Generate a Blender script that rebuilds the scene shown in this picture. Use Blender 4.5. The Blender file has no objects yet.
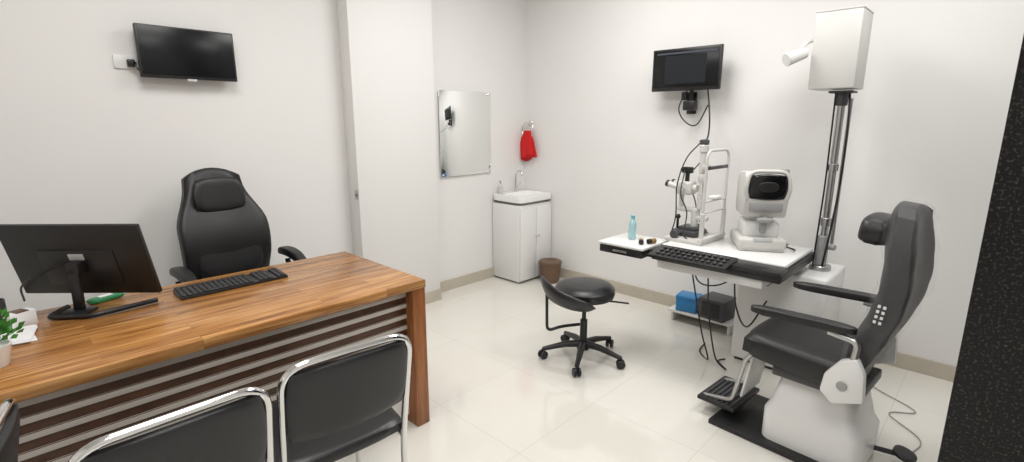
import bpy, bmesh, math, random
from mathutils import Vector, Matrix, Euler
random.seed(7)
V=Vector
scene=bpy.context.scene
COL=scene.collection
rad=math.radians

# ------------------------------------------------------------ materials
def mat(name,col,rough=0.5,metal=0.0,spec=0.5,coat=0.0,trans=0.0,alpha=1.0,var=0.0,vscale=20.0,bump=0.0,bscale=60.0,emit=None,estr=1.0):
    m=bpy.data.materials.new(name); m.use_nodes=True
    nt=m.node_tree; p=nt.nodes['Principled BSDF']
    p.inputs['Base Color'].default_value=(*col,1)
    p.inputs['Roughness'].default_value=rough
    p.inputs['Metallic'].default_value=metal
    p.inputs['Specular IOR Level'].default_value=spec
    p.inputs['Coat Weight'].default_value=coat
    p.inputs['Coat Roughness'].default_value=0.08
    p.inputs['Transmission Weight'].default_value=trans
    p.inputs['Alpha'].default_value=alpha
    if emit:
        p.inputs['Emission Color'].default_value=(*emit,1); p.inputs['Emission Strength'].default_value=estr
    if var>0 or bump>0:
        tc=nt.nodes.new('ShaderNodeTexCoord')
    if var>0:
        n=nt.nodes.new('ShaderNodeTexNoise'); n.inputs['Scale'].default_value=vscale; n.inputs['Detail'].default_value=4
        nt.links.new(tc.outputs['Object'],n.inputs['Vector'])
        r=nt.nodes.new('ShaderNodeValToRGB')
        r.color_ramp.elements[0].position=0.3; r.color_ramp.elements[1].position=0.7
        r.color_ramp.elements[0].color=(*[c*(1-var) for c in col],1)
        r.color_ramp.elements[1].color=(*[min(1,c*(1+var)) for c in col],1)
        nt.links.new(n.outputs['Fac'],r.inputs['Fac']); nt.links.new(r.outputs['Color'],p.inputs['Base Color'])
    if bump>0:
        n2=nt.nodes.new('ShaderNodeTexNoise'); n2.inputs['Scale'].default_value=bscale; n2.inputs['Detail'].default_value=3
        nt.links.new(tc.outputs['Object'],n2.inputs['Vector'])
        b=nt.nodes.new('ShaderNodeBump'); b.inputs['Strength'].default_value=bump; b.inputs['Distance'].default_value=0.01
        nt.links.new(n2.outputs['Fac'],b.inputs['Height']); nt.links.new(b.outputs['Normal'],p.inputs['Normal'])
    return m

def tile_mat():
    m=bpy.data.materials.new('floor_tile'); m.use_nodes=True
    nt=m.node_tree; p=nt.nodes['Principled BSDF']; L=nt.links.new
    tc=nt.nodes.new('ShaderNodeTexCoord'); mp=nt.nodes.new('ShaderNodeMapping')
    mp.inputs['Location'].default_value=(0.17,0.25,0)
    L(tc.outputs['Object'],mp.inputs['Vector'])
    br=nt.nodes.new('ShaderNodeTexBrick'); br.offset=0; br.squash=1
    br.inputs['Scale'].default_value=1.0; br.inputs['Brick Width'].default_value=0.6; br.inputs['Row Height'].default_value=0.6
    br.inputs['Mortar Size'].default_value=0.0018; br.inputs['Mortar Smooth'].default_value=0.3
    br.inputs['Color1'].default_value=(0.78,0.76,0.705,1); br.inputs['Color2'].default_value=(0.76,0.74,0.685,1)
    br.inputs['Mortar'].default_value=(0.63,0.61,0.56,1)
    L(mp.outputs['Vector'],br.inputs['Vector'])
    n=nt.nodes.new('ShaderNodeTexNoise'); n.inputs['Scale'].default_value=3; n.inputs['Detail'].default_value=6
    L(tc.outputs['Object'],n.inputs['Vector'])
    mx=nt.nodes.new('ShaderNodeMixRGB'); mx.blend_type='MULTIPLY'; mx.inputs['Fac'].default_value=1
    r=nt.nodes.new('ShaderNodeValToRGB'); r.color_ramp.elements[0].color=(0.93,0.92,0.90,1); r.color_ramp.elements[1].color=(1,1,1,1)
    L(n.outputs['Fac'],r.inputs['Fac']); L(br.outputs['Color'],mx.inputs['Color1']); L(r.outputs['Color'],mx.inputs['Color2'])
    L(mx.outputs['Color'],p.inputs['Base Color'])
    p.inputs['Roughness'].default_value=0.07; p.inputs['Specular IOR Level'].default_value=0.8
    return m

def wood_mat(name,c1,c2,c3,axis='X',rough=0.25,plank=0.09):
    m=bpy.data.materials.new(name); m.use_nodes=True
    nt=m.node_tree; p=nt.nodes['Principled BSDF']; L=nt.links.new
    tc=nt.nodes.new('ShaderNodeTexCoord'); mp=nt.nodes.new('ShaderNodeMapping')
    if axis=='Z': mp.inputs['Rotation'].default_value=(0,rad(90),0)
    L(tc.outputs['Object'],mp.inputs['Vector'])
    br=nt.nodes.new('ShaderNodeTexBrick'); br.offset=0.37; br.inputs['Scale'].default_value=1
    br.inputs['Brick Width'].default_value=0.75; br.inputs['Row Height'].default_value=plank; br.inputs['Mortar Size'].default_value=0.0008
    br.inputs['Color1'].default_value=(0,0,0,1); br.inputs['Color2'].default_value=(1,1,1,1); br.inputs['Mortar'].default_value=(0.2,0.2,0.2,1)
    br.inputs['Bias'].default_value=0
    L(mp.outputs['Vector'],br.inputs['Vector'])
    sc=nt.nodes.new('ShaderNodeVectorMath'); sc.operation='MULTIPLY'; sc.inputs[1].default_value=(2.2,34,34)
    L(mp.outputs['Vector'],sc.inputs[0])
    ad=nt.nodes.new('ShaderNodeVectorMath'); ad.operation='ADD'
    L(sc.outputs[0],ad.inputs[0])
    s2=nt.nodes.new('ShaderNodeVectorMath'); s2.operation='SCALE'; s2.inputs['Scale'].default_value=9
    L(br.outputs['Color'],s2.inputs[0]); L(s2.outputs[0],ad.inputs[1])
    n=nt.nodes.new('ShaderNodeTexNoise'); n.inputs['Scale'].default_value=1.0; n.inputs['Detail'].default_value=8; n.inputs['Roughness'].default_value=0.62; n.inputs['Distortion'].default_value=0.6
    L(ad.outputs[0],n.inputs['Vector'])
    r=nt.nodes.new('ShaderNodeValToRGB'); e=r.color_ramp.elements
    e[0].position=0.32; e[0].color=(*c1,1); e[1].position=0.70; e[1].color=(*c3,1)
    k=e.new(0.5); k.color=(*c2,1)
    L(n.outputs['Fac'],r.inputs['Fac'])
    mx=nt.nodes.new('ShaderNodeMixRGB'); mx.blend_type='MULTIPLY'; mx.inputs['Fac'].default_value=1
    r2=nt.nodes.new('ShaderNodeValToRGB'); r2.color_ramp.elements[0].color=(0.78,0.74,0.68,1); r2.color_ramp.elements[1].color=(1.05,1.02,1,1)
    L(br.outputs['Color'],r2.inputs['Fac']); L(r.outputs['Color'],mx.inputs['Color1']); L(r2.outputs['Color'],mx.inputs['Color2'])
    L(mx.outputs['Color'],p.inputs['Base Color'])
    p.inputs['Roughness'].default_value=rough
    return m

def granite_mat():
    m=bpy.data.materials.new('black_granite'); m.use_nodes=True
    nt=m.node_tree; p=nt.nodes['Principled BSDF']; L=nt.links.new
    tc=nt.nodes.new('ShaderNodeTexCoord')
    v=nt.nodes.new('ShaderNodeTexNoise'); v.inputs['Scale'].default_value=120; v.inputs['Detail'].default_value=3
    L(tc.outputs['Object'],v.inputs['Vector'])
    r=nt.nodes.new('ShaderNodeValToRGB'); e=r.color_ramp.elements
    e[0].position=0.54; e[0].color=(0.006,0.006,0.007,1); e[1].position=0.78; e[1].color=(0.09,0.08,0.065,1)
    L(v.outputs['Fac'],r.inputs['Fac']); L(r.outputs['Color'],p.inputs['Base Color'])
    p.inputs['Roughness'].default_value=0.3; p.inputs['Specular IOR Level'].default_value=0.25
    return m

M={}
M['wall']=mat('wall_paint',(0.80,0.79,0.775),0.6,var=0.012,vscale=1.5,bump=0.03,bscale=40)
M['ceil']=mat('ceiling_paint',(0.85,0.85,0.84),0.8)
M['floor']=tile_mat()
M['base']=mat('skirting_tile',(0.52,0.47,0.39),0.3,var=0.05,vscale=8)
M['granite']=granite_mat()
M['wood']=wood_mat('teak_top',(0.17,0.062,0.016),(0.40,0.185,0.055),(0.64,0.37,0.145))
M['woodv']=wood_mat('teak_side',(0.13,0.045,0.015),(0.27,0.10,0.032),(0.40,0.17,0.055),axis='Z',rough=0.35)
M['wooddark']=mat('dark_walnut',(0.075,0.033,0.016),0.4,var=0.3,vscale=12)
M['slat']=mat('silver_laminate',(0.50,0.455,0.41),0.3)
M['lam']=mat('white_laminate',(0.74,0.73,0.71),0.35)
M['leather']=mat('black_leather',(0.012,0.012,0.013),0.42,bump=0.12,bscale=180)
M['vinyl']=mat('black_vinyl',(0.014,0.014,0.016),0.32,bump=0.10,bscale=250)
M['black']=mat('black_plastic',(0.013,0.013,0.014),0.38)
M['blackg']=mat('black_gloss',(0.006,0.006,0.007),0.12)
M['darkgrey']=mat('dark_grey_plastic',(0.06,0.06,0.065),0.45)
M['key']=mat('keycap',(0.02,0.02,0.022),0.5)
M['grey']=mat('grey_plastic',(0.33,0.33,0.33),0.4)
M['chrome']=mat('chrome',(0.78,0.78,0.78),0.13,metal=1.0)
M['steel']=mat('brushed_steel',(0.50,0.50,0.50),0.32,metal=1.0)
M['white']=mat('white_enamel',(0.78,0.78,0.77),0.25)
M['cream']=mat('cream_plastic',(0.62,0.61,0.58),0.35)
M['ivory']=mat('ivory_metal',(0.64,0.635,0.61),0.35)
M['ceramic']=mat('white_ceramic',(0.85,0.85,0.84),0.08,coat=0.5)
M['mirror']=mat('mirror_silver',(0.93,0.95,0.94),0.02,metal=1.0)
M['red']=mat('red_cloth',(0.62,0.012,0.015),0.9,bump=0.3,bscale=300)
M['brown']=mat('brown_plastic',(0.13,0.075,0.042),0.4,var=0.1)
M['blue']=mat('blue_plastic',(0.03,0.22,0.50),0.4)
M['liquid']=mat('clear_blue_plastic',(0.55,0.84,0.88),0.1,trans=0.6)
M['capblue']=mat('cap_green',(0.10,0.45,0.50),0.4)
M['green']=mat('green_leaf',(0.07,0.28,0.045),0.5,var=0.4,vscale=60)
M['greenp']=mat('green_packet',(0.02,0.22,0.08),0.4)
M['paper']=mat('paper',(0.80,0.80,0.80),0.8)
M['screen']=mat('screen_off',(0.006,0.0065,0.008),0.25,spec=0.3)
M['screenui']=mat('screen_image',(0.006,0.007,0.008),0.25,spec=0.3)
M['screenpic']=mat('screen_window',(0.016,0.018,0.022),0.3,spec=0.3)
M['screenbar']=mat('screen_bar',(0.07,0.08,0.10),0.3,spec=0.3)
M['gold']=mat('brass',(0.45,0.28,0.10),0.3,metal=0.8)
M['badge']=mat('silver_badge',(0.55,0.56,0.57),0.3)
M['film']=mat('clear_film',(0.9,0.9,0.92),0.08,alpha=0.045,spec=1.0)

# ------------------------------------------------------------ mesh builder
def smooth_path(pts,n=8):
    P=[V(p) for p in pts]; out=[]
    Q=[P[0]*2-P[1]]+P+[P[-1]*2-P[-2]]
    for i in range(1,len(Q)-2):
        a,b,c,d=Q[i-1],Q[i],Q[i+1],Q[i+2]
        for k in range(n):
            t=k/n
            out.append(0.5*((2*b)+(c-a)*t+(2*a-5*b+4*c-d)*t*t+(-a+3*b-3*c+d)*t**3))
    out.append(P[-1]); return out
def fillet(pts,r,n=6):
    P=[V(p) for p in pts]; out=[P[0]]
    for i in range(1,len(P)-1):
        a,b,c=P[i-1],P[i],P[i+1]
        d1=(a-b); d2=(c-b); rr=min(r,d1.length*0.49,d2.length*0.49)
        p1=b+d1.normalized()*rr; p2=b+d2.normalized()*rr
        for k in range(n+1):
            t=k/n; out.append((1-t)**2*p1+2*(1-t)*t*b+t*t*p2)
    out.append(P[-1]); return out
def sstep(a,b,x):
    t=max(0,min(1,(x-a)/(b-a))); return t*t*(3-2*t)

class B:
    def __init__(s): s.bm=bmesh.new()
    def _mi(s,faces,mi):
        for f in faces: f.material_index=mi
    def box(s,c,sz,bev=0.004,rot=None,mi=0,seg=2):
        r=bmesh.ops.create_cube(s.bm,size=1.0); vs=r['verts']
        Mx=Matrix.Translation(V(c))
        if rot: Mx=Mx@Euler([rad(a) for a in rot]).to_matrix().to_4x4()
        Mx=Mx@Matrix.Diagonal((*sz,1))
        bmesh.ops.transform(s.bm,matrix=Mx,verts=vs)
        fs={f for v in vs for f in v.link_faces}; s._mi(fs,mi)
        if bev>0:
            bev=min(bev,min(sz)*0.48)
            es=list({e for v in vs for e in v.link_edges})
            bmesh.ops.bevel(s.bm,geom=es,offset=bev,segments=seg,profile=0.5,affect='EDGES',clamp_overlap=True)
        return s
    def cyl(s,p0,p1,r,r1=None,seg=24,mi=0,bev=0.0):
        p0=V(p0);p1=V(p1); r1=r if r1 is None else r1
        if bev>0:
            L=(p1-p0).length
            return s.lathe([(0,0),(r-bev,0),(r,bev),(r1,L-bev),(r1-bev,L),(0,L)],p0,p1-p0,seg,mi)
        return s.lathe([(0,0),(r,0),(r1,(p1-p0).length),(0,(p1-p0).length)],p0,p1-p0,seg,mi)
    def lathe(s,prof,o,axis=(0,0,1),seg=28,mi=0,sx=1.0,sy=1.0):
        o=V(o); q=V(axis).to_track_quat('Z','Y'); rings=[]
        for (r,z) in prof:
            if r<1e-6: rings.append([s.bm.verts.new(o+q@V((0,0,z)))])
            else: rings.append([s.bm.verts.new(o+q@V((r*sx*math.cos(2*math.pi*k/seg),r*sy*math.sin(2*math.pi*k/seg),z))) for k in range(seg)])
        for a,b in zip(rings[:-1],rings[1:]):
            for k in range(seg):
                k2=(k+1)%seg
                if len(a)==1 and len(b)==1: continue
                if len(a)==1: f=[a[0],b[k2],b[k]]
                elif len(b)==1: f=[a[k],a[k2],b[0]]
                else: f=[a[k],a[k2],b[k2],b[k]]
                try: s.bm.faces.new(f).material_index=mi
                except: pass
        return s
    def sphere(s,c,r,sc=(1,1,1),mi=0,seg=20):
        n=seg//2
        prof=[(r*math.sin(math.pi*i/n),-r*math.cos(math.pi*i/n)) for i in range(n+1)]
        prof[0]=(0,-r);prof[-1]=(0,r)
        k=len(s.bm.verts); s.lathe(prof,(0,0,0),(0,0,1),seg,mi)
        s.bm.verts.ensure_lookup_table()
        for v in s.bm.verts[k:]: v.co=V((v.co.x*sc[0],v.co.y*sc[1],v.co.z*sc[2]))+V(c)
        return s
    def tube(s,pts,r,seg=10,closed=False,mi=0):
        P=[V(p) for p in pts]; n=len(P); rings=[]; up=None
        for i in range(n):
            if closed: t=(P[(i+1)%n]-P[i-1])
            else: t=P[min(i+1,n-1)]-P[max(i-1,0)]
            if t.length<1e-9: t=V((0,0,1))
            t.normalize()
            if up is None:
                up=V((0,0,1)) if abs(t.z)<0.9 else V((1,0,0))
            u=(up-t*up.dot(t))
            if u.length<1e-6: u=t.orthogonal()
            u.normalize(); w=t.cross(u); up=u
            rr=r[i] if isinstance(r,(list,tuple)) else r
            rings.append([s.bm.verts.new(P[i]+(u*math.cos(2*math.pi*k/seg)+w*math.sin(2*math.pi*k/seg))*rr) for k in range(seg)])
        m=n if closed else n-1
        for i in range(m):
            a=rings[i]; b=rings[(i+1)%n]
            for k in range(seg):
                k2=(k+1)%seg
                s.bm.faces.new([a[k],a[k2],b[k2],b[k]]).material_index=mi
        if not closed:
            s.bm.faces.new(rings[0][::-1]).material_index=mi; s.bm.faces.new(rings[-1]).material_index=mi
        return s
    def pad(s,w,h,t,xf,k=0.5,n=18,pw=6,edge=0.35,warp=None,mi=0,pt=2.0):
        def pos(a,b):
            x=a*math.sqrt(max(0,1-k*b*b/2)); y=b*math.sqrt(max(0,1-k*a*a/2))
            return x*w/2,y*h/2
        F=[];Bk=[]
        for j in range(n+1):
            r1=[];r2=[]
            for i in range(n+1):
                a=math.sin((-1+2*i/n)*math.pi/2); b=math.sin((-1+2*j/n)*math.pi/2)
                x,y=pos(a,b); m=(abs(a)**pw+abs(b)**pw)**(1/pw); m=min(1,m)
                th=t/2*(edge+(1-edge)*(1-m**pw)**(1/pt))
                for sg,row in((1,r1),(-1,r2)):
                    p=V((x,y,sg*th))
                    if warp: p=V(warp(p,x/(w/2),y/(h/2)))
                    row.append(s.bm.verts.new(xf@p))
            F.append(r1);Bk.append(r2)
        for j in range(n):
            for i in range(n):
                s.bm.faces.new([F[j][i],F[j][i+1],F[j+1][i+1],F[j+1][i]]).material_index=mi
                s.bm.faces.new([Bk[j][i],Bk[j+1][i],Bk[j+1][i+1],Bk[j][i+1]]).material_index=mi
        for i in range(n):
            for (a,b,c,d) in ((F[0][i+1],F[0][i],Bk[0][i],Bk[0][i+1]),(F[n][i],F[n][i+1],Bk[n][i+1],Bk[n][i]),
                              (F[i][0],F[i+1][0],Bk[i+1][0],Bk[i][0]),(F[i+1][n],F[i][n],Bk[i][n],Bk[i+1][n])):
                s.bm.faces.new([a,b,c,d]).material_index=mi
        return s
    def prism(s,poly,axis,a,b,mi=0,bev=0.0):
        def P(u,v,w):
            return {'x':V((w,u,v)),'y':V((u,w,v)),'z':V((u,v,w))}[axis]
        A=[s.bm.verts.new(P(u,v,a)) for u,v in poly]; Bb=[s.bm.verts.new(P(u,v,b)) for u,v in poly]
        n=len(poly); fs=[s.bm.faces.new(A[::-1]),s.bm.faces.new(Bb)]
        for i in range(n): fs.append(s.bm.faces.new([A[i],A[(i+1)%n],Bb[(i+1)%n],Bb[i]]))
        s._mi(fs,mi)
        if bev>0:
            es=list({e for v in A+Bb for e in v.link_edges})
            bmesh.ops.bevel(s.bm,geom=es,offset=bev,segments=2,profile=0.5,affect='EDGES',clamp_overlap=True)
        return s
    def done(s,name,parent=None,mats=('white',),label=None,loc=None,rot=None,ang=38):
        bmesh.ops.recalc_face_normals(s.bm,faces=s.bm.faces)
        me=bpy.data.meshes.new(name); s.bm.to_mesh(me); s.bm.free()
        for m in mats: me.materials.append(M[m])
        me.shade_smooth(); me.set_sharp_from_angle(angle=rad(ang))
        o=bpy.data.objects.new(name,me); COL.objects.link(o)
        if parent: o.parent=parent
        if loc: o.location=loc
        if rot: o.rotation_euler=[rad(a) for a in rot]
        if label: o['label']=label
        return o

def thing(name,label,cat,loc,rz=0,group=None):
    e=bpy.data.objects.new(name,None); e.empty_display_size=0.1; COL.objects.link(e)
    e.location=loc; e.rotation_euler=(0,0,rad(rz)); e['label']=label; e['category']=cat
    if group: e['group']=group
    return e
def tag(o,label,cat,group=None):
    o['label']=label;o['category']=cat
    if group:o['group']=group
    return o
def clone(th,loc,rz,label=None):
    n=th.copy(); COL.objects.link(n); n.location=loc; n.rotation_euler=(0,0,rad(rz))
    if label: n['label']=label
    for c in th.children:
        cc=c.copy(); COL.objects.link(cc); cc.parent=n
        for g in c.children:
            gg=g.copy(); COL.objects.link(gg); gg.parent=cc
    return n
def struct(o): o['kind']='structure'; return o
def TR(loc,rot=(0,0,0)): return Matrix.Translation(V(loc))@Euler([rad(a) for a in rot]).to_matrix().to_4x4()

# ------------------------------------------------------------ room
XR=0.08; XL=-5.4; YB=0.0; YF=-4.9; H=3.0
CL,CR=-1.89,-1.165
def slab(name,lo,hi,m,bev=0):
    c=[(a+b)/2 for a,b in zip(lo,hi)]; sz=[b-a for a,b in zip(lo,hi)]
    return struct(B().box((0,0,0),sz,bev).done(name,None,(m,),loc=c))
slab('floor',(XL-.1,YF-.1,-.1),(XR+.1,YB+.1,0),'floor')
slab('ceiling',(XL-.1,YF-.1,H),(XR+.1,YB+.1,H+.1),'ceil')
slab('wall_back',(XL-.1,YB,0),(XR+.1,YB+.1,H),'wall')
slab('wall_right',(XR,YF-.1,0),(XR+.1,YB,H),'wall')
slab('wall_left',(XL-.1,YF-.1,0),(XL,YB,H),'wall')
slab('wall_front',(XL,YF-.1,0),(XR,YF,H),'wall')
slab('wall_column',(CL,-0.15,0),(CR,0,H),'wall',0.003)
slab('baseboard_back',(CR,-0.012,0),(XR-.012,0,0.10),'base')
slab('baseboard_column',(CL,-0.162,0),(CR,-0.15,0.10),'base')
slab('baseboard_left',(XL,-0.012,0),(CL,0,0.10),'base')
slab('baseboard_right',(XR-.012,YF,0),(XR,0,0.10),'base')
slab('wall_jamb',(-1.75,-4.9,0),(-1.35,-3.530,H),'granite',0.004)

# ------------------------------------------------------------ camera & light
cam=bpy.data.cameras.new('camera'); co=bpy.data.objects.new('camera',cam); COL.objects.link(co)
co.location=(-3.77,-3.54,1.53); co.rotation_euler=(rad(90-12.2),0,rad(-46)); cam.lens=17.75; cam.sensor_width=36; cam.clip_start=0.02
scene.camera=co
def area(loc,sx,sy,pw,col=(1,0.985,0.965)):
    l=bpy.data.lights.new('ceiling_light','AREA'); l.shape='RECTANGLE'; l.size=sx; l.size_y=sy; l.energy=pw; l.color=col
    o=bpy.data.objects.new('ceiling_light',l); COL.objects.link(o); o.location=loc; return o
area((-1.2,-1.6,H-.03),0.9,0.9,31)
area((-3.2,-1.6,H-.03),0.9,0.9,26)
area((-1.2,-3.4,H-.03),0.9,0.9,31)
area((-3.4,-3.6,H-.03),0.9,0.9,29)
w=bpy.data.worlds.new('world'); scene.world=w; w.use_nodes=True
w.node_tree.nodes['Background'].inputs[0].default_value=(0.9,0.93,1,1); w.node_tree.nodes['Background'].inputs[1].default_value=0.4
try: scene.view_settings.view_transform='Standard'
except Exception as e: print(e)

# ------------------------------------------------------------ television
t=thing('television','black flat television mounted high on the white wall','television',(-2.865,0,1.91))
B().box((0,-.072,0),(.49,.035,.28),.006).box((0,-.050,0),(.36,.03,.20),.008).box((0,-.02,0),(.12,.04,.14),.003).done('casing',t,('black',))
B().box((0,-.0905,.004),(.468,.003,.254),.001).done('screen',t,('screen',))
B().box((0,-.083,-.145),(.05,.012,.014),.003).done('badge',t,('badge',),'small silver badge')
s=thing('wall_socket','white wall socket plate with black plug beside the television','socket',(-3.155,0,1.85))
B().box((0,-.006,0),(.11,.012,.07),.003).done('plate',s,('white',))
B().box((.02,-.022,-.005),(.035,.03,.04),.006).cyl((.02,-.03,-.005),(.03,-.055,-.01),.012).done('plug',s,('black',))
B().tube(smooth_path([(.03,-.05,-.01),(.05,-.06,-.05),(.09,-.05,-.06),(.12,-.045,-.04)]),.004,8).done('cable',s,('black',))

# ------------------------------------------------------------ mirror
m_=thing('wall_mirror','frameless rectangular wall mirror with small clips above the basin','mirror',(-.715,0,1.425))
B().box((0,0,0),(.61,.006,.74),.001).done('glass',m_,('mirror',),loc=(0,-.016,0),rot=(0,0,.9))
for x in(-.28,.28):
    for z in(-.355,.355): B().cyl((x,0,z),(x,-.027,z),.009,seg=16).done('clip',m_,('chrome',))

# ------------------------------------------------------------ wash basin
c=thing('wash_basin_cabinet','white cabinet with ceramic wash basin in the room corner','washbasin',(-.16,-.2,0))
B().box((0,0.01,.39),(.46,.355,.74),.004).done('cabinet_body',c,('white',))
d1=B().box((-.112,-.178,.385),(.218,.018,.70),.004).done('door',c,('white',))
d2=B().box((.112,-.178,.385),(.218,.018,.70),.004).done('door',c,('white',))
B().cyl((-.02,-.187,.45),(-.02,-.207,.45),.009,seg=16).done('knob',d1,('chrome',))
B().cyl((.02,-.187,.45),(.02,-.207,.45),.009,seg=16).done('knob',d2,('chrome',))
b=B()
def ring(w,h,z,n=40,p=4,cy=0):
    out=[]
    for k in range(n):
        a=2*math.pi*k/n; ca,sa=math.cos(a),math.sin(a)
        out.append(b.bm.verts.new(V((w/2*math.copysign(abs(ca)**(2/p),ca),cy+h/2*math.copysign(abs(sa)**(2/p),sa),z))))
    return out
rs=[ring(.36,.28,.762,p=6),ring(.47,.38,.79,p=10),ring(.475,.385,.84,p=10),ring(.468,.378,.848,p=10),ring(.40,.26,.848,p=4,cy=-.03),ring(.38,.24,.835,p=4,cy=-.03),ring(.25,.15,.775,p=3,cy=-.03),ring(.04,.04,.77,p=2,cy=-.03)]
for a,bb in zip(rs[:-1],rs[1:]):
    for k in range(40): b.bm.faces.new([a[k],a[(k+1)%40],bb[(k+1)%40],bb[k]])
b.bm.faces.new(rs[0]); b.bm.faces.new(rs[-1])
b.done('basin',c,('ceramic',))
b=B().cyl((0.06,.15,.845),(0.06,.15,.87),.022,bev=.003)
b.tube(smooth_path([(.06,.15,.86),(.06,.15,.99),(.06,.135,1.04),(.055,.10,1.055),(.05,.065,1.04),(.05,.05,1.00)]),.010,12)
b.tube([(.06,.15,.89),(.10,.15,.91),(.13,.15,.925)],.006,8)
b.done('faucet',c,('chrome',))
sb=thing('soap_bottle','small soap bottle standing on the basin rim','bottle',(-.32,-.055,.850))
B().lathe([(0,0),(.02,0),(.022,.01),(.022,.07),(.01,.085),(.01,.09),(0,.09)],(0,0,0)).done('body',sb,('cream',))
B().cyl((0,0,.089),(0,0,.115),.005,seg=12).box((-.008,0,.117),(.03,.01,.008),.002).done('pump',sb,('grey',))

# towel ring + towel
t=thing('towel_ring','chrome towel ring fixed to the wall beside the basin','towel ring',(XR,-.085,1.52))
B().cyl((0,0,0),(-.012,0,0),.025,bev=.002).cyl((-.01,0,0),(-.05,0,0),.008,seg=14).done('mount',t,('chrome',))
B().tube([(-.05,.075*math.sin(a*math.pi/16),-.07+.075*math.cos(a*math.pi/16)) for a in range(32)],.005,10,closed=True).done('ring',t,('chrome',))
b=B(); n=48; rings=[]
for j in range(20):
    v=j/19; ring_=[]
    z=.04-.27*v
    wd=.045+.045*sstep(0,.45,v)+.008*sstep(.5,1,v); dp=.016+.022*v
    if v<.1: dp*=.8
    for k in range(n):
        a=2*math.pi*k/n
        rp=1+.20*v*math.sin(5*a+1.0)+.12*v*math.sin(9*a+2*v)
        ring_.append(b.bm.verts.new(V((dp*math.cos(a)*rp, wd*math.sin(a)*rp+.012*math.sin(4*v), z-.03*v*math.sin(a+.6)-.012*v*math.sin(3*a)))))
    rings.append(ring_)
for a,bb in zip(rings[:-1],rings[1:]):
    for k in range(n): b.bm.faces.new([a[k],a[(k+1)%n],bb[(k+1)%n],bb[k]])
b.bm.faces.new(rings[0]); b.bm.faces.new(rings[-1])
tag(b.done('hand_towel',None,('red',),loc=(.03,-.085,1.405),ang=80),'bright red hand towel hanging from the towel ring','towel')

# bin
b=thing('waste_bin','small round brown plastic waste bin on the floor','bin',(-.10,-.515,0))
B().lathe([(0,0),(.085,0),(.09,.01),(.108,.185),(.108,.19),(.100,.19),(.082,.02),(0,.02)],(0,0,0),seg=36).done('body',b,('brown',))
B().lathe([(.109,.183),(.113,.188),(.113,.205),(.105,.212),(.075,.215),(.05,.205),(0,.20)],(0,0,0),seg=36).done('lid',b,('brown',))

# ------------------------------------------------------------ desk
DZ=.775
DX0,DX1,DY0,DY1=-4.30,-2.36,-1.59,-.79
cx,cy=(DX0+DX1)/2,(DY0+DY1)/2; W=DX1-DX0; D=DY1-DY0
dk=thing('office_desk','large wooden office desk with striped front panel','desk',(cx,cy,0))
B().box((0,0,DZ-.02),(W,D,.04),.004).done('desktop',dk,('wood',))
B().box((W/2-.04,0,(DZ-.04)/2),(.075,D-.01,DZ-.04),.003).done('side_panel',dk,('woodv',))
B().box((-W/2+.04,0,(DZ-.04)/2),(.075,D-.01,DZ-.04),.003).done('side_panel',dk,('woodv',))
b=B().box((0,-D/2+.075,.525),(W-.154,.018,.41),.001)
for i in range(7):
    b.box((0,-D/2+.063,.702-i*.056),(W-.156,.010,.024),.002,mi=1)
b.done('front_panel',dk,('wooddark','slat'),'dark wood panel with silver horizontal strips')
B().box((0,-D/2+.085,.18),(W-.156,.018,.27),.002).done('lower_panel',dk,('lam',))

# keyboard
k=thing('keyboard','black computer keyboard lying on the wooden desk','keyboard',(-3.045,-1.01,DZ),1)
B().prism([(-.065,0),(.065,0),(.065,.022),(-.065,.012)],'x',-.23,.23,bev=.002).done('case',k,('black',))
b=B()
for r in range(6):
    y=.052-r*.0205+(0.004 if r==0 else 0)
    for cidx in range(21):
        x=-.215+cidx*.0215
        if cidx in(14,18) : continue
        if r==5 and 3<cidx<9: continue
        z=.012+(y+.065)/.13*.010+.003
        b.box((x,y,z),(.0185,.0175,.006),.0015,rot=(4,0,0),seg=1)
b.box((-.215+6*.0215,.052-5*.0205,.0165),(.105,.0175,.006),.0015,seg=1)
o=b.done('keys',k,('key',)); o['kind']='stuff'

# desktop monitor
mo=thing('computer_monitor','black desktop monitor with stand, its back turned, on the desk','monitor',(-3.555,-.905,DZ),-45)
tl=(14,0,0); lc=(0,-.01,.210)
b=B(); b.box((0,0,0),(.555,.020,.315),.006); b.box((0,-.010,-.03),(.30,.012,.16),.006)
b.done('casing',mo,('black',),loc=lc,rot=tl)
B().box((0,.0115,.005),(.535,.002,.29),.0005).done('screen',mo,('screen',),loc=lc,rot=tl)
B().box((0,-.0175,.02),(.06,.003,.028),.004).done('badge',mo,('badge',),'small silver badge',loc=lc,rot=tl)
b=B().box((0,-.055,.10),(.04,.018,.20),.005,rot=(-2,0,0)).box((0,-.038,.185),(.05,.05,.05),.006).box((0,-.065,.008),(.09,.09,.014),.004)
b.tube(fillet([(-.08,-.02,.012),(-.06,-.14,.012),(.10,-.12,.012),(.23,.06,.012)],.03),.010,10)
b.done('stand',mo,('black',))
B().tube(smooth_path([(-.05,-.030,.2),(-.14,-.05,.16),(-.25,-.02,.10),(-.33,.06,.01)]),.004,8).done('cable',mo,('black',))

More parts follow.
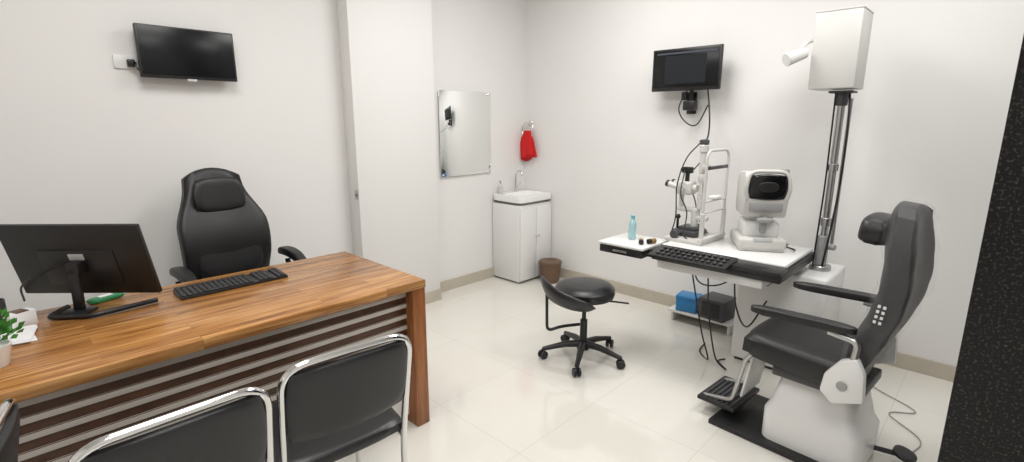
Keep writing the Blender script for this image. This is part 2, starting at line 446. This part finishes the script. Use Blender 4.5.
# small stuff on desk
b=B()
for i in range(5): b.box((random.uniform(-.01,.01),random.uniform(-.01,.01),.001+.002*i),(.14,.17,.0018),.0,rot=(0,0,random.uniform(-12,12)))
tag(b.done('paper_stack',None,('paper',),loc=(-3.81,-1.09,DZ)),'loose stack of white paper sheets on the desk','paper')
p=thing('pen_holder','dark cup holding pens on the desk','pen holder',(-3.84,-.86,DZ))
B().lathe([(0,0),(.038,0),(.04,.005),(.04,.09),(.036,.09),(.036,.006),(0,.006)],(0,0,0)).done('cup',p,('darkgrey',))
for i,(dx,dy,m) in enumerate([(.015,.01,'blue'),(-.015,.008,'black'),(0,-.018,'white'),(.012,-.014,'red')]):
    B().cyl((dx*.7,dy*.7,.008),(dx*1.9,dy*1.9,.14+.005*i),.004,seg=10).done('pen',p,(m,))
g=thing('sweet_packet','green and white foil packet lying on the desk','packet',(-3.50,-.835,DZ),20)
B().pad(.13,.05,.022,TR((0,0,.011)),k=.2).done('wrapper',g,('greenp',))
B().box((0,0,.0225),(.05,.03,.001),.0).done('print',g,('paper',))
x=thing('small_carton','small white and brown carton standing on the desk','box',(-3.77,-.965,DZ),25)
B().box((0,0,.03),(.08,.05,.06),.002).done('carton_body',x,('paper',)); B().box((0,0,.0605),(.04,.051,.002),.0005).done('tape',x,('brown',))

# plant
p=thing('potted_plant','small leafy green plant in a white pot on the desk','plant',(-3.850,-1.345,DZ))
B().lathe([(0,0),(.035,0),(.038,.004),(.05,.065),(.052,.07),(.046,.07),(.043,.06),(0,.055)],(0,0,0)).done('pot',p,('ceramic',))
b=B()
for i in range(280):
    th=random.uniform(0,2*math.pi); ph=random.uniform(0.05,1.6); R=random.uniform(.03,.075)
    c0=V((math.cos(th)*math.sin(ph)*R,math.sin(th)*math.sin(ph)*R,.085+math.cos(ph)*R*1.3))
    d=(c0-V((0,0,.06))).normalized(); sd=d.cross(V((random.uniform(-1,1),random.uniform(-1,1),random.uniform(-1,1)))).normalized()
    l=.026; wv=.008; nn=d.cross(sd)*.003
    q=[c0,c0+d*l*.5+sd*wv+nn,c0+d*l,c0+d*l*.5-sd*wv+nn]
    vs=[b.bm.verts.new(x_) for x_ in q]; b.bm.faces.new(vs)
    if i%4==0: b.tube([V((0,0,.05)),c0*.5+V((0,0,.035)),c0],.0012,4)
b.done('foliage',p,('green',))

# ------------------------------------------------------------ executive chair
e=thing('office_chair','black leather high-back executive office chair behind the desk','chair',(-2.85,-.50,0),5)
def wsc(v): return 1-.28*sstep(.15,.75,v)-.10*sstep(.3,1,-v)
def wb(p,u,v):
    return (p.x*wsc(v),p.y,p.z+.045*(u*u)+.03*math.cos(v*4))
B().pad(.48,.82,.12,TR((0,.21,.865),(90-9,0,0)),k=.5,warp=wb,pw=5,n=26,edge=.3).done('backrest',e,('leather',))
def wb2(p,u,v): return (p.x*(1-.08*v),p.y,p.z+.03*u*u)
B().pad(.27,.20,.05,TR((0,.200,1.12),(81,0,0)),k=.5,warp=wb2,edge=.2).done('headrest',e,('leather',))
B().pad(.35,.36,.05,TR((0,.148,.82),(81,0,0)),k=.4,warp=wb2,n=20,edge=.2).done('lumbar_cushion',e,('leather',))
B().pad(.52,.50,.12,TR((0,-.06,.47)),k=.35,edge=.4).done('seat',e,('leather',))
for sx in(-1,1):
    b=B().tube(fillet([(sx*.25,.02,.44),(sx*.30,.0,.47),(sx*.30,.05,.70)],.05),.016,10)
    b.pad(.065,.30,.05,TR((sx*.295,-.02,.75),(7,0,0)),k=.7,n=12,edge=.5,warp=lambda p,u,v:(p.x,p.y,p.z-.03*v*v))
    b.done('armrest',e,('leather',))
B().cyl((0,0,.09),(0,0,.42),.028).cyl((0,0,.06),(0,0,.12),.045,bev=.005).done('gas_lift',e,('black',))
b=B()
for i in range(5):
    a=rad(72*i+20); b.tube([(0,0,.09),(.15*math.cos(a),.15*math.sin(a),.085),(.29*math.cos(a),.29*math.sin(a),.065)],[.026,.02,.015],10)
b.done('star_base',e,('black',))
for i in range(5):
    a=rad(72*i+20); q=V((.29*math.cos(a),.29*math.sin(a),.028)); tdir=V((-math.sin(a),math.cos(a),0))
    B().cyl(q-tdir*.02,q+tdir*.02,.028,bev=.005).cyl(q,q+V((0,0,.04)),.008).done('caster',e,('black',))

# ------------------------------------------------------------ visitor chairs
v=thing('visitor_chair','black padded visitor chair with chrome tube frame facing the desk','chair',(-3.065,-1.96,0),-5,'visitor chairs at the desk')
b=B()
hw=.205
back=fillet([(-hw,-.14,.0),(-hw,-.155,.44),(-hw,-.235,.85),(hw,-.235,.85),(hw,-.155,.44),(hw,-.14,0)],.08,8)
b.tube(back,.0115,12)
b.tube(fillet([(-hw,-.155,.43),(-hw,.25,.43),(-hw,.28,.012),(hw,.28,.012),(hw,.25,.43),(hw,-.155,.43)],.05,6),.0105,12)
b.tube([(-hw,-.145,.20),(hw,-.145,.20)],.009,10)
b.done('frame',v,('chrome',))
B().pad(.395,.26,.030,TR((0,-.209,.712),(90+11,0,0)),k=.30,warp=lambda p,u,q:(p.x,p.y,p.z+.02*(1-u*u)),edge=.55,pw=8).done('backrest',v,('vinyl',))
B().pad(.45,.45,.055,TR((0,.06,.465)),k=.25,edge=.5,pw=8).done('seat',v,('vinyl',))
for x in(-hw,hw):
    B().cyl((x,-.14,0),(x,-.14,.02),.016,seg=14).done('foot_cap',v,('black',))
clone(v,(-3.545,-1.985,0),0)
clone(v,(-4.085,-1.95,0),77,'black padded visitor chair with chrome frame turned beside the desk')

# ------------------------------------------------------------ stool
s=thing('rolling_stool','round black stool with curved lumbar rest on five casters','stool',(-1.215,-1.725,0))
B().lathe([(0,.425),(.16,.425),(.185,.435),(.193,.46),(.190,.488),(.17,.508),(.12,.518),(0,.522)],(0,0,0),seg=48).done('seat',s,('vinyl',))
b=B(); N=30; rows=[]
for i in range(N+1):
    f=i/N; a=rad(128+102*f); tp=math.sqrt(max(0.0,1-abs(2*f-1)**4)); hh=.078*(1-.45*f)*tp; zc=.525-.085*f
    rr=.262-.01*f; row=[]
    for k in range(12):
        q=2*math.pi*k/12
        r2=rr+.024*math.cos(q)*(.3+.7*tp)+.018*math.sin(q); z=zc+max(hh,.008)*math.sin(q)
        row.append(b.bm.verts.new(V((r2*math.cos(a),r2*math.sin(a),z))))
    rows.append(row)
for a_,b_ in zip(rows[:-1],rows[1:]):
    for k in range(12): b.bm.faces.new([a_[k],a_[(k+1)%12],b_[(k+1)%12],b_[k]])
b.bm.faces.new(rows[0]); b.bm.faces.new(rows[-1][::-1])
b.done('backrest',s,('vinyl',),ang=70)
a=rad(150)
B().tube(fillet([(.03*math.cos(a),.03*math.sin(a),.24),(.16*math.cos(a),.16*math.sin(a),.24),(.255*math.cos(a),.255*math.sin(a),.22),(.26*math.cos(a),.26*math.sin(a),.50)],.04),.010,10).done('support_bar',s,('black',))
B().cyl((0,0,.41),(0,0,.43),.10,bev=.003).cyl((0,0,.20),(0,0,.43),.014).cyl((0,0,.07),(0,0,.27),.024).done('gas_lift',s,('black',))
B().tube([(.02,-.02,.405),(.14,-.14,.39),(.21,-.20,.375)],.006,8).done('height_lever',s,('black',))
b=B().cyl((0,0,.065),(0,0,.125),.042,.032,bev=.004)
for i in range(5):
    a=rad(72*i-8); b.tube([(0,0,.105),(.12*math.cos(a),.12*math.sin(a),.10),(.265*math.cos(a),.265*math.sin(a),.068)],[.026,.021,.014],10)
b.done('star_base',s,('black',))
for i in range(5):
    a=rad(72*i-8); q=V((.265*math.cos(a),.265*math.sin(a),.029)); td=V((-math.sin(a+.5),math.cos(a+.5),0))
    B().cyl(q-td*.024,q-td*.006,.028,bev=.004).cyl(q+td*.006,q+td*.024,.028,bev=.004).cyl(q-td*.02,q+td*.02,.006).cyl(q,q+V((0,0,.045)),.008).done('caster',s,('black',))

# ------------------------------------------------------------ refraction unit
ux,uy=-.33,-2.74
u=thing('examination_unit','white eye examination unit with instrument table, black edge and tall pole','medical equipment',(ux,uy,0))
def L(x,y,z): return (x-ux,y-uy,z)
B().box(L(-.33,-2.68,.335),(.44,.50,.63),.02,seg=3).box(L(-.33,-2.68,.02),(.40,.46,.04),.003,mi=1).done('cabinet',u,('white','black'))
B().box(L(-.625,-2.43,.768),(.53,.72,.024),.008,seg=3).done('table_top',u,('white',))
B().box(L(-.67,-2.43,.7275),(.66,.74,.055),.008).box(L(-.955,-2.43,.757),(.15,.74,.024),.006).done('table_frame',u,('black',))
B().box(L(-.68,-2.40,.675),(.60,.62,.055),.008).done('table_underside',u,('white',))
b=B().prism([(-.09,0),(.09,0),(.09,.045),(-.09,.018)],'y',-.23,.23,bev=.004)
for r in range(3):
    for q in range(12):
        b.box((-.05+.045*r,-.19+q*.034,.029+.0068*r),(.022,.020,.007),.002,mi=1,seg=1)
b.done('control_console',u,('black','darkgrey'),loc=L(-1.03,-2.33,.745))
B().box(L(-.88,-1.865,.758),(.34,.33,.020),.008,seg=3).box(L(-.74,-2.05,.745),(.05,.06,.02),.003).done('side_tray',u,('white',))
dr=B().box(L(-.885,-1.865,.722),(.32,.31,.048),.006).done('drawer',u,('black',))
B().box((0,0,0),(.010,.10,.014),.003).done('handle',dr,('steel',),loc=(L(-1.048,0,0)[0],L(0,-1.865,0)[1],.722))
B().box(L(-.60,-2.62,.63),(.34,.12,.05),.01).done('swivel_arm',u,('darkgrey',))
px,py=-.33,-2.83
b=B().cyl(L(px,py,.63),L(px,py,1.70),.020).cyl(L(px+.03,py-.04,.78),L(px+.03,py-.04,1.66),.010)
b.cyl(L(px,py,.64),L(px,py,.68),.06,bev=.004).cyl(L(px,py,.92),L(px,py,.97),.028,bev=.003).cyl(L(px,py,1.25),L(px,py,1.29),.028,bev=.003)
b.done('pole',u,('steel',))
B().cyl(L(px,py,.68),L(px,py,.86),.032,bev=.003).cyl(L(px,py,.80),L(px-.02,py-.07,.80),.018,bev=.003).done('pole_collar',u,('grey',))
B().cyl(L(px,py,1.62),L(px,py,1.70),.03,bev=.003).box(L(px,py,1.695),(.12,.12,.012),.003).done('pole_cap',u,('darkgrey',))
b=B().box(L(px,py+.040,1.915),(.25,.225,.41),.008)
b.box(L(px,py+.040,2.122),(.252,.227,.008),.002)
b.done('chart_projector_housing',u,('ivory','grey'),'off-white sheet metal housing')
b=B().cyl(L(px-.14,py+.18,1.91),L(px-.23,py+.25,1.87),.030,.038,bev=.004)
b.tube(fillet([L(px-.05,py+.14,1.99),L(px-.05,py+.19,1.98),L(px-.17,py+.20,1.93)],.03),.010,8)
b.done('examination_lamp',u,('white',))
B().tube(smooth_path([L(px+.02,py-.03,1.70),L(px-.02,py-.05,1.5),L(px+.01,py-.045,1.2),L(px-.03,py-.04,.95),L(px-.05,py-.02,.66)]),.006,8).done('cable',u,('black',))
B().tube(smooth_path([L(px-.02,py+.03,1.70),L(px-.03,py+.025,1.45),L(px-.02,py+.025,1.15),L(px-.03,py+.03,.8),L(px-.04,py+.03,.66)]),.005,8).done('cable',u,('black',))
for pts in ([L(-.85,-2.25,.68),L(-.80,-2.28,.45),L(-.72,-2.30,.20),L(-.68,-2.34,.012),L(-.60,-2.25,.010),L(-.45,-2.22,.010)],
            [L(-.62,-2.16,.68),L(-.66,-2.22,.52),L(-.62,-2.33,.50),L(-.53,-2.45,.58)],
            [L(-.90,-2.38,.68),L(-.88,-2.40,.40),L(-.80,-2.43,.10),L(-.74,-2.48,.012),L(-.66,-2.40,.011),L(-.60,-2.42,.011)],
            [L(-.95,-2.55,.70),L(-.93,-2.57,.50),L(-.80,-2.60,.35),L(-.56,-2.62,.45)]):
    B().tube(smooth_path(pts),.005,8).done('hanging_cable',u,('black',))

# slit lamp -----------------------------------------------------
sl=thing('slit_lamp','ivory slit lamp microscope with camera and chin rest on instrument table','microscope',(-.62,-2.15,.78),-3)
B().box((0,-.01,.012),(.33,.25,.022),.004).done('base_plate',sl,('cream',))
b=B().cyl((-.16,.05,.045),(.16,.05,.045),.008).box((0,.03,.045),(.17,.17,.035),.012).box((0,.02,.07),(.12,.12,.03),.01)
b.cyl((-.165,.05,.045),(-.145,.05,.045),.028,bev=.003).cyl((.145,.05,.045),(.165,.05,.045),.028,bev=.003)
b.done('cross_slide',sl,('darkgrey',))
B().cyl((-.03,.10,.06),(-.03,.10,.13),.008).sphere((-.03,.10,.14),.017).done('joystick',sl,('black',))
b=B().cyl((0,0,.08),(0,0,.20),.022,bev=.003)
b.box((0,.05,.19),(.04,.15,.03),.008).cyl((0,.10,.18),(0,.10,.29),.016)
b.box((0,-.04,.14),(.035,.10,.028),.008).cyl((0,-.02,.14),(0,-.02,.20),.014)
b.done('arm',sl,('ivory',))
b=B().box((0,.075,.33),(.085,.11,.085),.014,seg=3).cyl((0,.03,.33),(0,-.005,.33),.028,.024)
b.cyl((-.032,.12,.335),(-.034,.18,.350),.017,.020).cyl((.032,.12,.335),(.034,.18,.350),.017,.020)
b.cyl((-.055,.08,.33),(.055,.08,.33),.022,bev=.003)
b.done('microscope_head',sl,('ivory',))
for sx in(-1,1): B().cyl((sx*.034,.178,.3495),(sx*.0345,.195,.354),.022).done('eyepiece',sl,('black',))
b=B().cyl((0,-.03,.20),(0,-.03,.30),.020,bev=.002).box((0,-.035,.40),(.045,.05,.06),.008).cyl((0,-.03,.43),(0,-.03,.56),.022,bev=.004).cyl((0,-.03,.56),(0,-.03,.61),.028,bev=.006)
b.tube([(-.018,-.03,.30),(-.018,-.03,.40)],.005,8).tube([(.018,-.03,.30),(.018,-.03,.40)],.005,8)
b.box((.0,-.055,.47),(.06,.03,.03),.004)
b.done('illumination_tower',sl,('ivory',))
B().cyl((0,.07,.37),(0,.07,.43),.014,bev=.002).box((0,.07,.445),(.04,.065,.04),.006).cyl((0,.10,.445),(0,.115,.445),.014,bev=.002).done('digital_camera',sl,('black',))
B().box((0,-.03,.625),(.045,.045,.035),.008).done('lamp_cap',sl,('darkgrey',))
b=B(); hy=-.125
fr=fillet([(-.145,hy,.03),(-.145,hy,.58),(.145,hy,.58),(.145,hy,.03)],.06,8)
b.tube(fr,.0085,10)
b.cyl((-.145,hy,.02),(-.145,hy,.20),.014,bev=.003).cyl((.145,hy,.02),(.145,hy,.20),.014,bev=.003)
b.tube([(-.145,hy,.27),(.145,hy,.27)],.007,8).tube([(-.145,hy,.20),(.145,hy,.20)],.006,8)
b.box((0,hy,.03),(.33,.03,.02),.004)
b.done('headrest_frame',sl,('ivory',))
B().pad(.10,.06,.02,TR((0,hy,.29)),k=.6,n=10).box((0,hy,.285),(.02,.02,.03),.003).done('chin_rest',sl,('white',))
B().tube(smooth_path([(-.10,hy,.475),(0,hy-.02,.48),(.10,hy,.475)]),.009,8).box((0,hy,.475),(.28,.006,.022),.002).done('forehead_band',sl,('darkgrey',))
for pts in([(0,.0,.62),(-.05,.06,.52),(-.07,.10,.35),(-.08,.09,.15),(-.11,.10,.028)],[(.05,.08,.33),(.08,.05,.25),(.06,.0,.12),(.10,-.05,.028)],[(0,.03,.45),(.05,.0,.52),(.04,-.02,.60),(0,-.03,.625)],[(-.02,.08,.44),(-.09,.06,.30),(-.07,.02,.18),(-.13,.0,.05),(-.14,-.03,.028)]):
    B().tube(smooth_path(pts),.004,8).done('cable',sl,('black',))

# autorefractor -------------------------------------------------
ar=thing('autorefractor','white and grey autorefractor with black viewing window on instrument table','medical equipment',(-.545,-2.52,.78),-60)
b=B().box((0,0,.045),(.265,.31,.07),.02,seg=3).box((0,.0,.012),(.245,.29,.02),.004)
b.done('base',ar,('cream',))
b=B().box((0,.01,.12),(.20,.22,.10),.025,seg=3).box((0,.02,.20),(.14,.15,.12),.02,seg=3)
b.done('body',ar,('white',))
b=B()
prof=[(-.12,.20),(.10,.20),(.125,.24),(.12,.40),(.09,.455),(-.08,.465),(-.125,.43),(-.14,.30)]
b.prism(prof,'x',-.12,.12,bev=.018)
b.done('measuring_head',ar,('cream',))
B().pad(.205,.15,.04,TR((0,-.136,.382),(96,0,0)),k=.45,n=14,edge=.6).done('viewing_window',ar,('blackg',))
B().tube(smooth_path([(-.105,-.135,.31),(-.115,-.145,.38),(-.09,-.14,.460),(0,-.14,.472),(.09,-.14,.460),(.115,-.145,.38),(.105,-.135,.31)]),.012,10).done('visor_rim',ar,('cream',))
B().pad(.11,.06,.015,TR((0,-.157,.385),(96,0,0)),k=.9,n=12,edge=.5).done('forehead_pad',ar,('black',))
B().box((0,-.132,.265),(.18,.03,.055),.008).cyl((0,-.14,.265),(0,-.155,.265),.014).done('lens_panel',ar,('grey',))
B().pad(.09,.05,.03,TR((0,-.15,.19)),k=.6,n=10).box((0,-.12,.16),(.03,.05,.10),.006).done('chin_rest',ar,('grey',))
B().box((0,-.150,.075),(.10,.02,.02),.004).done('badge',ar,('badge',))
B().box((.14,.10,.41),(.05,.05,.12),.01).done('control_module',ar,('grey',))
B().tube(smooth_path([(.10,-.10,.05),(.17,-.12,.02),(.20,-.06,.005),(.17,.02,.005),(.20,.08,.005)]),.004,8).done('cable',ar,('black',))

# sanitizer + lens holder
s=thing('sanitizer_bottle','clear pale blue plastic bottle with teal cap on the side tray','bottle',(-.86,-1.84,.770))
B().lathe([(0,0),(.026,0),(.03,.006),(.03,.10),(.022,.12),(.011,.13),(.011,.138),(0,.138)],(0,0,0),sx=1.0,sy=.8).done('body',s,('liquid',))
B().cyl((0,0,.136),(0,0,.158),.013,bev=.002).done('cap',s,('capblue',))
l=thing('trial_lens_holder','small brass and black lens holder lying on the side tray','lens',(-.95,-1.96,.770),30)
B().cyl((0,0,.016),(.035,0,.016),.016,bev=.002).done('barrel',l,('gold',))
B().cyl((-.025,0,.016),(0.0,0,.016),.016,bev=.002).done('ring',l,('black',))
l=clone(l,(-.90,-2.0,.770),-20); l['label']='small brass and black lens holder beside another one'

# wall monitor on arm
w_=thing('wall_monitor','black monitor on wall arm above the slit lamp','monitor',(XR,-1.755,1.91))
B().box((-.15,0,0),(.03,.53,.305),.006).box((-.125,0,0),(.03,.30,.18),.008).done('casing',w_,('black',))
B().box((-.1665,0,.006),(.003,.50,.265),.0005).done('screen',w_,('screenui',))
B().box((-.1685,0,.0),(.001,.32,.20),0).box((-.1685,0,.118),(.001,.46,.012),0,mi=1).done('screen_picture',w_,('screenpic','screenbar'))
b=B().box((-.01,.0,-.24),(.02,.07,.16),.003).tube(fillet([(-.02,0,-.28),(-.09,-.03,-.28),(-.09,-.03,-.14),(-.11,0,-.02)],.02),.014,8).box((-.10,-.03,-.26),(.07,.09,.07),.008).box((-.09,.02,-.19),(.05,.04,.06),.006)
b.done('wall_arm',w_,('black',))
B().tube(smooth_path([(-.12,-.16,-.12),(-.13,-.19,-.28),(-.22,-.24,-.40),(-.45,-.33,-.49),(-.69,-.39,-.50)]),.006,8).done('cable',w_,('black',))
B().tube(smooth_path([(-.10,0,-.14),(-.12,.05,-.28),(-.10,.0,-.38),(-.12,-.10,-.40),(-.13,-.18,-.26)]),.005,8).done('cable',w_,('black',))

# low shelf with cases
x=thing('low_shelf','low white wall shelf carrying two small cases','shelf',(XR-.012,-2.06,0))
B().box((-.14,0,.085),(.28,.50,.02),.003).done('shelf_board',x,('white',))
B().box((-.14,.22,.0375),(.24,.02,.075),.002).done('support',x,('white',)); B().box((-.14,-.22,.0375),(.24,.02,.075),.002).done('support',x,('white',))
x=thing('blue_case','small blue plastic case standing on the low shelf','case',(-.13,-1.94,.095),8)
B().box((0,0,.05),(.15,.16,.10),.012).done('body',x,('blue',)); B().box((0,0,.11),(.155,.165,.03),.008).done('lid',x,('blue',))
x=thing('power_supply_box','dark grey power supply box standing on the low shelf','power supply',(-.13,-2.16,.095),-5)
B().box((0,0,.08),(.20,.20,.16),.012).done('body',x,('darkgrey',)); B().box((-.102,0,.08),(.004,.14,.11),.001).done('front_plate',x,('black',))

# ------------------------------------------------------------ examination chair
E=thing('examination_chair','black padded patient chair in plastic wrap on white pedestal','chair',(-1.18,-3.09,0),-4)
B().box((0,.13,.0125),(.44,.62,.025),.006).done('floor_plate',E,('black',))
b=B()
def rr(w,h,z,r,cy=0,n=8):
    out=[]
    for q in range(4):
        sx,sy=((1,1),(-1,1),(-1,-1),(1,-1))[q]
        for k in range(n+1):
            a=rad(90*q+90*k/n); out.append(b.bm.verts.new(V((sx*(w/2-r)+r*math.cos(a),cy+sy*(h/2-r)+r*math.sin(a),z))))
    return out
R_=[rr(.34,.42,.025,.06),rr(.34,.42,.17,.06),rr(.31,.38,.21,.06),rr(.26,.32,.33,.05),rr(.24,.30,.37,.05)]
for a_,b_ in zip(R_[:-1],R_[1:]):
    n=len(a_)
    for k in range(n): b.bm.faces.new([a_[k],a_[(k+1)%n],b_[(k+1)%n],b_[k]])
b.bm.faces.new(R_[0]); b.bm.faces.new(R_[-1])
b.done('pedestal',E,('white',))
B().box((0,0,.385),(.34,.36,.05),.01).done('seat_carrier',E,('darkgrey',))
B().pad(.45,.48,.13,TR((0,.08,.475),(3,0,0)),k=.22,edge=.5,pw=8).done('seat',E,('leather',))
def wbk(p,u,v): return (p.x*(1-.22*max(0,v)**2),p.y,p.z*(1+.06*abs(math.sin(v*9)))+.03*u*u+.025*math.cos(v*3))
BA=90+7
B().pad(.46,.72,.105,TR((0,-.19,.85),(BA,0,0)),k=.4,edge=.5,warp=wbk,n=40).done('backrest',E,('leather',),ang=60)
B().pad(.490,.745,.125,TR((0,-.19,.85),(BA,0,0)),k=.4,edge=.55,warp=lambda p,u,v:(lambda q:(q[0],q[1],q[2]+.007*math.sin(9*u+4*v)+.006*math.sin(14*v-5*u)+.004*math.sin(23*v+11*u)))(wbk(p,u,v)),n=44).done('plastic_cover',E,('film',),'clear wrinkled plastic wrap',ang=70)
B().pad(.27,.12,.11,TR((0,-.12,1.09),(BA,0,0)),k=.6,edge=.4).done('headrest',E,('leather',))
# printed squares on the near side edge of the wrapped back
b=B()
for i in range(2):
    for j in range(4):
        b.box((0,.018*i,.022*j),(.003,.010,.012),.0005,seg=1)
b.done('label_print',E,('paper',),'small white printed squares',loc=(-.2475,-.215,.76),rot=(7,0,0))
for sx in(-1,1):
    b=B().prism([(-.21,.42),(-.10,.375),(-.05,.42),(-.06,.50),(-.11,.575),(-.17,.60),(-.20,.54)],'x',sx*.262-.02,sx*.262+.02,bev=.010)
    b.done('hinge_cover',E,('white',))
    B().cyl((sx*.281,-.13,.47),(sx*.289,-.13,.47),.020,bev=.002).done('pivot_knob',E,('grey',))
    B().tube(fillet([(sx*.262,-.15,.56),(sx*.262,-.16,.665),(sx*.258,-.05,.678)],.03),.014,10).done('armrest_joint',E,('steel',))
    B().pad(.06,.42,.04,TR((sx*.258,.06,.70),(-2,0,0)),k=.6,edge=.55,n=14).done('armrest',E,('leather',))
for x in(-.12,.12):
    B().tube(fillet([(x,.28,.42),(x,.32,.38),(x,.37,.12),(x,.52,.09)],.03),.012,10).done('footrest_bracket',E,('steel',))
B().box((0,.315,.27),(.22,.012,.24),.004,rot=(9,0,0)).done('leg_panel',E,('white',))
b=B().box((0,.44,.085),(.32,.20,.022),.006)
for i in range(7): b.box((0,.365+.025*i,.098),(.28,.010,.005),.001,mi=1,seg=1)
b.done('footrest',E,('black','darkgrey'))
B().tube([(.09,-.20,.05),(.10,-.30,.06)],.012,8).pad(.10,.09,.02,TR((.10,-.32,.07),(15,0,0)),k=.9,n=10,edge=.7).done('pump_pedal',E,('black',))

tag(B().tube(smooth_path([(-1.0,-3.42,.006),(-.80,-3.45,.006),(-.62,-3.30,.006),(-.50,-3.40,.006),(-.35,-3.2,.006),(-.2,-3.1,.006)]),.003,8).done('floor_cable',None,('grey',)),'thin grey cable lying on the tiled floor','cable')
tag(B().box((0,0,0),(.006,.04,.07),.002).box((-.008,0,.0),(.012,.015,.03),.002).done('latch_plate',None,('steel',),loc=(CL-.003,-.12,1.0)),'small metal latch plate on the column edge','latch')
